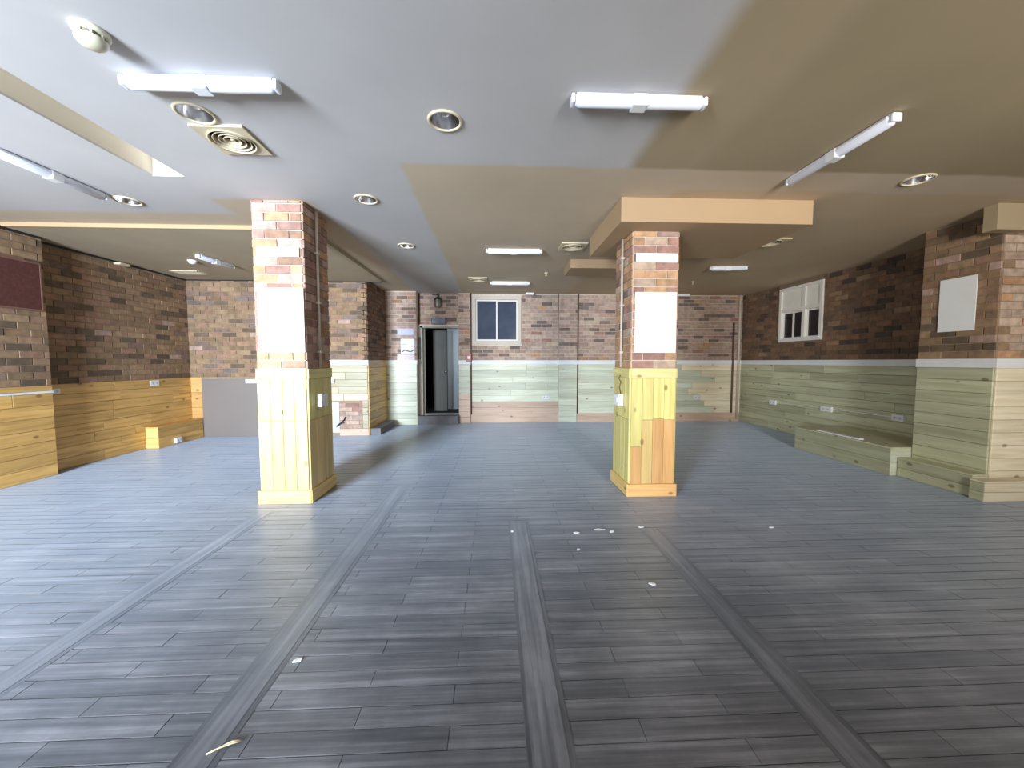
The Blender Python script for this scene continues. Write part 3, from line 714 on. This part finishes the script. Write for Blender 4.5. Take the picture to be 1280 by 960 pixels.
def vent(label, x, y, s):
    r = thing('ceiling_vent', label, 'vent', (x, y, Z)); h = s/2
    bm = bmesh.new()
    # square plate with round hole
    n = 32; ring = [bm.verts.new((.137*math.cos(2*PI*k/n), .137*math.sin(2*PI*k/n), -.016)) for k in range(n)]
    ring2 = [bm.verts.new((.137*math.cos(2*PI*k/n), .137*math.sin(2*PI*k/n), 0)) for k in range(n)]
    def sq(k, z):
        a = 2*PI*k/n; c, d = math.cos(a), math.sin(a); m = max(abs(c), abs(d)); return bm.verts.new((h*c/m, h*d/m, z))
    out = [sq(k, -.016) for k in range(n)]; out2 = [sq(k, 0) for k in range(n)]
    for k in range(n):
        j = (k+1) % n
        for A, B in ((ring, out), (out, out2), (ring2, ring)): bm.faces.new((A[k], A[j], B[j], B[k]))
    part('plate', bm, 'cream_metal', r)
    bm = bmesh.new(); lathe(bm, [(.136, -.014), (.143, -.026), (.134, -.022), (.130, .01), (.136, .01)], 32); part('collar', bm, 'cream_metal', r)
    for q, rr in enumerate((.112, .080, .050)):
        bm = bmesh.new(); lathe(bm, [(rr, -.020+q*.003), (rr+.004, -.020+q*.003), (rr-.014, .018), (rr-.018, .018), (rr, -.020+q*.003)], 32); part('ring_louver', bm, 'cream_metal', r)
    bm = bmesh.new(); lathe(bm, [(0, -.010), (.014, -.008), (.016, .018), (0, .02)], 16); part('hub', bm, 'cream_metal', r)
    bm = bmesh.new(); lathe(bm, [(.142, .02), (.142, .11), (0, .112)], 24); bx(bm, -.12, .12, -.006, .006, .005, .02); part('duct', bm, 'dark', r)
for (x, y, s), lb in zip(VT, ('square cream ring vent behind the front left downlight', 'square ring vent just left of the big bulkhead', 'square ring vent right of the big bulkhead', 'square ring vent near the doorway and back window')):
    vent(lb, x, y, s)
# slatted grille far left
r = thing('air_grille', 'flat slatted air grille in the far left corner of the ceiling', 'vent', (-5.10, 6.72, Z-.042))
bm = bmesh.new()
for s in (-1, 1): bx(bm, -.22, .22, s*.11-.012, s*.11+.012, -.014, 0); bx(bm, s*.22-.012, s*.22+.012, -.122, .122, -.014, 0)
part('frame', bm, 'cream_metal', r)
for k in range(5): boxpart('slat', 'cream_metal', r, -.208, .208, -.08+k*.04-.008, -.08+k*.04+.008, -.012, -.004)
boxpart('back', 'dark', r, -.21, .21, -.10, .10, -.003, -.0005)

# smoke detectors and sprinklers
r = thing('smoke_detector', 'yellowed smoke detector at the top left of the ceiling', 'detector', (-1.87, 1.95, Z))
bm = bmesh.new(); lathe(bm, [(0, 0), (.066, 0), (.068, -.014), (.060, -.022), (0, -.022)], 28); part('base', bm, 'aged_plastic', r)
bm = bmesh.new(); lathe(bm, [(.048, -.022), (.048, -.044)], 24); part('vent_band', bm, 'aged_dark', r)
bm = bmesh.new(); lathe(bm, [(.058, -.040), (.058, -.050), (.045, -.066), (.02, -.074), (0, -.076)], 28); part('cap', bm, 'aged_plastic', r)
bm = bmesh.new()
for k in range(8):
    a = k*PI/4; bx(bm, .05*math.cos(a)-.004, .05*math.cos(a)+.004, .05*math.sin(a)-.004, .05*math.sin(a)+.004, -.042, -.02)
part('fin', bm, 'aged_plastic', r)
def dome(label, x, y, z, R=.05):
    r = thing('smoke_detector', label, 'detector', (x, y, z))
    bm = bmesh.new(); lathe(bm, [(0, 0), (R*1.25, 0), (R*1.25, -.012), (R, -.016)], 20); part('base', bm, 'white_plastic', r)
    bm = bmesh.new(); lathe(bm, [(R, -.014), (R, -.03), (R*.7, -.048), (0, -.054)], 20); part('cap', bm, 'white_plastic', r)
dome('white domed detector on the lower left ceiling section', -4.47, 5.95, Z-.042)
def sprinkler(label, x, y):
    r = thing('sprinkler_head', label, 'sprinkler', (x, y, Z))
    bm = bmesh.new(); lathe(bm, [(0, 0), (.035, 0), (.030, -.012), (.012, -.016), (.012, -.04), (0, -.04)], 16); part('body', bm, 'cream_metal', r)
    bm = bmesh.new(); lathe(bm, [(0, -.052), (.026, -.05), (.026, -.054), (0, -.056)], 16); bx(bm, -.004, .004, -.016, -.010, -.054, -.03); bx(bm, -.004, .004, .010, .016, -.054, -.03); part('deflector', bm, 'cream_metal', r)
sprinkler('small ceiling sprinkler head left of the rear bulkhead', .87, 6.70)
sprinkler('small ceiling sprinkler head right of the right column near the back', 3.77, 7.31)
bm = bmesh.new(); bx(bm, .66, .84, 8.60, 8.74, Z-.045, Z, bev=.006); tag(part('junction_box', bm, 'white_plastic'), 'small white junction box on the ceiling above the back wall', 'box')
bm = bmesh.new(); bx(bm, 4.05, 4.40, 8.63, 8.70, Z-.05, Z, bev=.006); tag(part('junction_box', bm, 'white_plastic'), 'pale bar shaped box on the ceiling behind the right column', 'box')
bm = bmesh.new(); bx(bm, -5.62, -5.52, 5.98, 6.14, Z-.10, Z-.066, bev=.006); tag(part('junction_box', bm, 'cream_metal'), 'small cream box at the top of the left brick wall', 'box')

# ================================================================== wall fittings
def socket(label, loc, rz, w=.17, h=.09, group=None):
    r = thing('wall_socket', label, 'socket', loc, rz, group)
    bm = bmesh.new(); bx(bm, -w/2, w/2, -.038, 0, -h/2, h/2, bev=.006); part('plate', bm, 'white_plastic', r)
    for s in (-1, 1):
        bm = bmesh.new(); bx(bm, s*w*.22-.014, s*w*.22+.014, -.0395, -.036, -.014, .014); part('outlet', bm, 'plaster_grey', r)
socket('white socket on the left pine wall under the brick', (-5.655, 6.56, 1.045), PI/2)
socket('small white socket in the shaded step of the left wall', (-5.655, 5.12, 1.02), PI/2, .12, .07)
socket('white socket low on the side of the corner plinth', (-5.42, 6.70, .07), PI/2, .12, .09)
socket('white socket on the green boards right of the back window', (1.145, 8.785, .58), 0)
socket('white socket on the back wall right of the right column', (4.70, 8.785, .565), 0)
socket('far white socket on the right wall under the window', (5.735, 7.67, .56), -PI/2)
socket('middle white socket on the right wall, over the plinth end', (5.735, 6.38, .58), -PI/2, .22, .09)
socket('nearest white socket on the right wall, in the shade of the pier', (5.735, 5.19, .60), -PI/2)
conduit('thin pale conduit rising from the back wall socket to the rail', [(1.145, 8.78, .62), (1.145, 8.78, 1.335)], .007, 'pine_green_x')
conduit('thin pale cable strung along the right wall between the sockets', [(5.727, 8.77, .51), (5.727, 7.75, .56), (5.727, 6.5, .59), (5.727, 5.6, .60), (5.727, 5.27, .60)], .008, 'white_trim')
conduit('thin pale cable along the back wall to the right corner', [(4.78, 8.775, .56), (5.2, 8.775, .545), (5.72, 8.775, .52)], .007, 'white_trim')
conduit('dark brown line drawn as the corner shadow left of the window', [(-.565, 8.775, .19), (-.565, 8.775, Z)], .016, 'pipe_shadow_brown')  # brown tube stands in for the corner shadow
conduit('dark red brown line drawn as the corner shadow right of the flat pilaster', [(1.88, 8.778, .20), (1.88, 8.778, Z)], .015, 'pipe_shadow_brown')  # shadow beside the pilaster, drawn as a brown tube
conduit('thin brown line up the left edge of the flat pilaster', [(1.425, 8.79, 1.43), (1.425, 8.79, Z)], .009, 'pipe_shadow_brown')  # thin brown tube along the pilaster edge
conduit('dark brown pipe beside the right rear corner', [(5.53, 8.77, .2), (5.53, 8.77, 1.0), (5.53, 8.77, 2.3)], .022, 'pipe_shadow_brown')
conduit('pale pipe in the right rear corner', [(5.66, 8.76, .05), (5.66, 8.76, 1.5), (5.66, 8.76, Z)], .028, 'pipe_pale')
conduit('dark pipe beside the door frame left edge', [(-1.722, 8.775, .2), (-1.722, 8.775, Z)], .014, 'pipe_shadow_brown')
bm = bmesh.new(); bx(bm, -4.62, -3.01, 7.27, 7.314, 1.00, 1.075, bev=.005); tag(part('cable_trunking', bm, 'white_trim'), 'white cable trunking on the rear wall behind the left column', 'trunking')
bm = bmesh.new(); tube(bm, [(-3.0, 7.31, .18), (-2.94, 7.30, .23), (-2.86, 7.30, .30), (-2.83, 7.305, .36)], .014); tube(bm, [(-2.94, 7.30, .23), (-2.86, 7.305, .25)], .01); tag(part('broken_bracket', bm, 'black'), 'bent dark bracket left in the torn boards of the rear wall', 'bracket')
# maroon board at left
r = thing('wall_board', 'dark maroon board on the left brick wall', 'board', (-5.435, 4.40, 2.28))
boxpart('board', 'maroon', r, -.004, .022, -.60, .46, -.265, .265, bev=.004)
bm = bmesh.new()
for a0, a1, c0, c1 in ((-.61, .47, .265, .285), (-.61, .47, -.285, -.265), (.46, .475, -.265, .265), (-.61, -.60, -.265, .265)): bx(bm, -.004, .026, a0, a1, c0, c1)
part('edge_frame', bm, 'alcove_brown', r)
# exit sign, lantern, notices, call point
r = thing('exit_sign', 'small dark unlit sign box over the doorway', 'sign', (-1.28, 8.79, 2.31))
bm = bmesh.new(); bx(bm, -.16, .16, -.07, 0, -.075, .075, bev=.006); part('housing', bm, 'black', r)
bm = bmesh.new(); bx(bm, -.145, .145, -.075, -.068, -.06, .05); part('face', bm, 'sign', r)
r = thing('wall_lantern', 'old lantern hanging on the brick above the doorway', 'lantern', (-1.29, 8.79, 2.62))
bm = bmesh.new(); bx(bm, -.02, .02, -.02, 0, .10, .30, bev=.003); tube(bm, [(0, -.01, .27), (0, -.07, .29), (0, -.11, .26), (0, -.11, .21)], .009); bx(bm, -.13, -.01, -.05, -.03, .26, .28); part('bracket', bm, 'black', r)
bm = bmesh.new(); lathe(bm, [(0, .22), (.03, .21), (.085, .165), (.08, .155)], 6, 0, (0, -.11)); part('hood', bm, 'black', r)
bm = bmesh.new(); lathe(bm, [(.06, .16), (.075, .03), (.05, -.02), (0, -.03)], 6, 0, (0, -.11)); part('shade', bm, 'lantern_glass', r)
bm = bmesh.new()
for k in range(6):
    a = 2*PI*k/6; tube(bm, [(.064*math.cos(a), -.11+.064*math.sin(a), .16), (.079*math.cos(a), -.11+.079*math.sin(a), .03), (.052*math.cos(a), -.11+.052*math.sin(a), -.02)], .005, 5)
part('frame', bm, 'black', r)
sheet('lilac and white notice strip on the pier left of the doorway', -2.15, -1.80, 8.525, 8.533, 1.98, 2.12, 'paper_lilac', name='notice')
r = thing('notice', 'white notice with a dark curved mark left of the doorway', 'notice', (-1.93, 8.533, 1.735))
boxpart('sheet', 'paper', r, -.15, .15, -.008, 0, -.16, .16)
bm = bmesh.new(); bx(bm, -.02, .10, -.013, -.006, -.02, .12, bev=.002); part('picture', bm, 'white_trim', r)
bm = bmesh.new(); tube(bm, [(-.13, -.010, -.125), (-.06, -.014, -.085), (0, -.012, -.105), (.07, -.014, -.12), (.12, -.012, -.09), (.145, -.012, -.05)], .010, 6); part('cord', bm, 'black', r)
bm = bmesh.new(); bx(bm, -.14, -.03, -.011, -.006, .035, .055); part('printed_line', bm, 'plaster_grey', r)
sheet('pinkish white notice resting on the white rail left of the doorway', -2.16, -1.78, 8.522, 8.532, 1.43, 1.555, 'paper_rose', name='notice')
r = thing('fire_call_point', 'small red fire call point beside the corner shadow line left of the window', 'alarm', (-.61, 8.735, 1.49))
bm = bmesh.new(); bx(bm, -.055, .055, -.05, 0, -.09, .09, bev=.006); part('body', bm, 'red', r)
bm = bmesh.new(); bx(bm, -.03, .03, -.054, -.048, -.03, .03); part('face', bm, 'white_trim', r)
bm = bmesh.new(); bx(bm, -1.733, -1.70, 8.69, 8.76, 1.45, 1.95, bev=.01); tag(part('door_closer_box', bm, 'black'), 'narrow black box on the left side of the door frame', 'box')

# ================================================================== small things on the floor
r = thing('straw_stalk', 'pale split straw stalk on the floor at the lower left', 'straw', (-.985, 1.355, .004), math.radians(25))
bm = bmesh.new(); tube(bm, [(-.055, 0, 0), (-.02, .004, .003), (.02, .002, .004), (.05, .0, .001)], .0028, 6); part('stem', bm, 'straw', r)
bm = bmesh.new(); tube(bm, [(-.01, .008, 0), (.02, .010, .004), (.045, .004, .002)], .0035, 6); part('split', bm, 'straw', r)
def chip(label, x, y, L, W, rz, name='paint_chip'):
    bm = bmesh.new(); n = 7; rn = random.Random(int(x*977+y*331))
    t0 = [bm.verts.new((L/2*math.cos(2*PI*k/n)*rn.uniform(.7, 1.1), W/2*math.sin(2*PI*k/n)*rn.uniform(.7, 1.1), .005+rn.uniform(0, .003))) for k in range(n)]
    b0 = [bm.verts.new((v.co.x, v.co.y, .0015)) for v in t0]
    bm.faces.new(t0); bm.faces.new(list(reversed(b0)))
    for k in range(n): bm.faces.new((b0[k], b0[(k+1) % n], t0[(k+1) % n], t0[k]))
    o = part(name, bm, 'paper', None, (x, y, 0), rz); tag(o, label, 'chip', 'white chips on the floor')
chip('long white chip on the floor in front of the right column', .86, 3.09, .11, .022, 0)
chip('stubby white chip touching the long one before the right column', .95, 3.05, .05, .03, .5)
chip('bright white chip nearest the camera, middle of the floor', .61, 2.76, .035, .022, .5)
chip('white chip at the far end of the middle seam strip', .13, 3.09, .03, .03, 0)
chip('flat white chip left of the long chip', .65, 3.04, .06, .022, 0)
chip('white chip just before the foot of the right column', 1.22, 3.12, .05, .02, 0)
chip('faint white chip on the right side of the floor', 2.32, 3.07, .05, .02, 0)
chip('pale chip at the left between the two left seam strips', -.93, 1.76, .05, .025, .3)
chip('pale chip near the right seam strip', .98, 2.30, .05, .025, -.3)
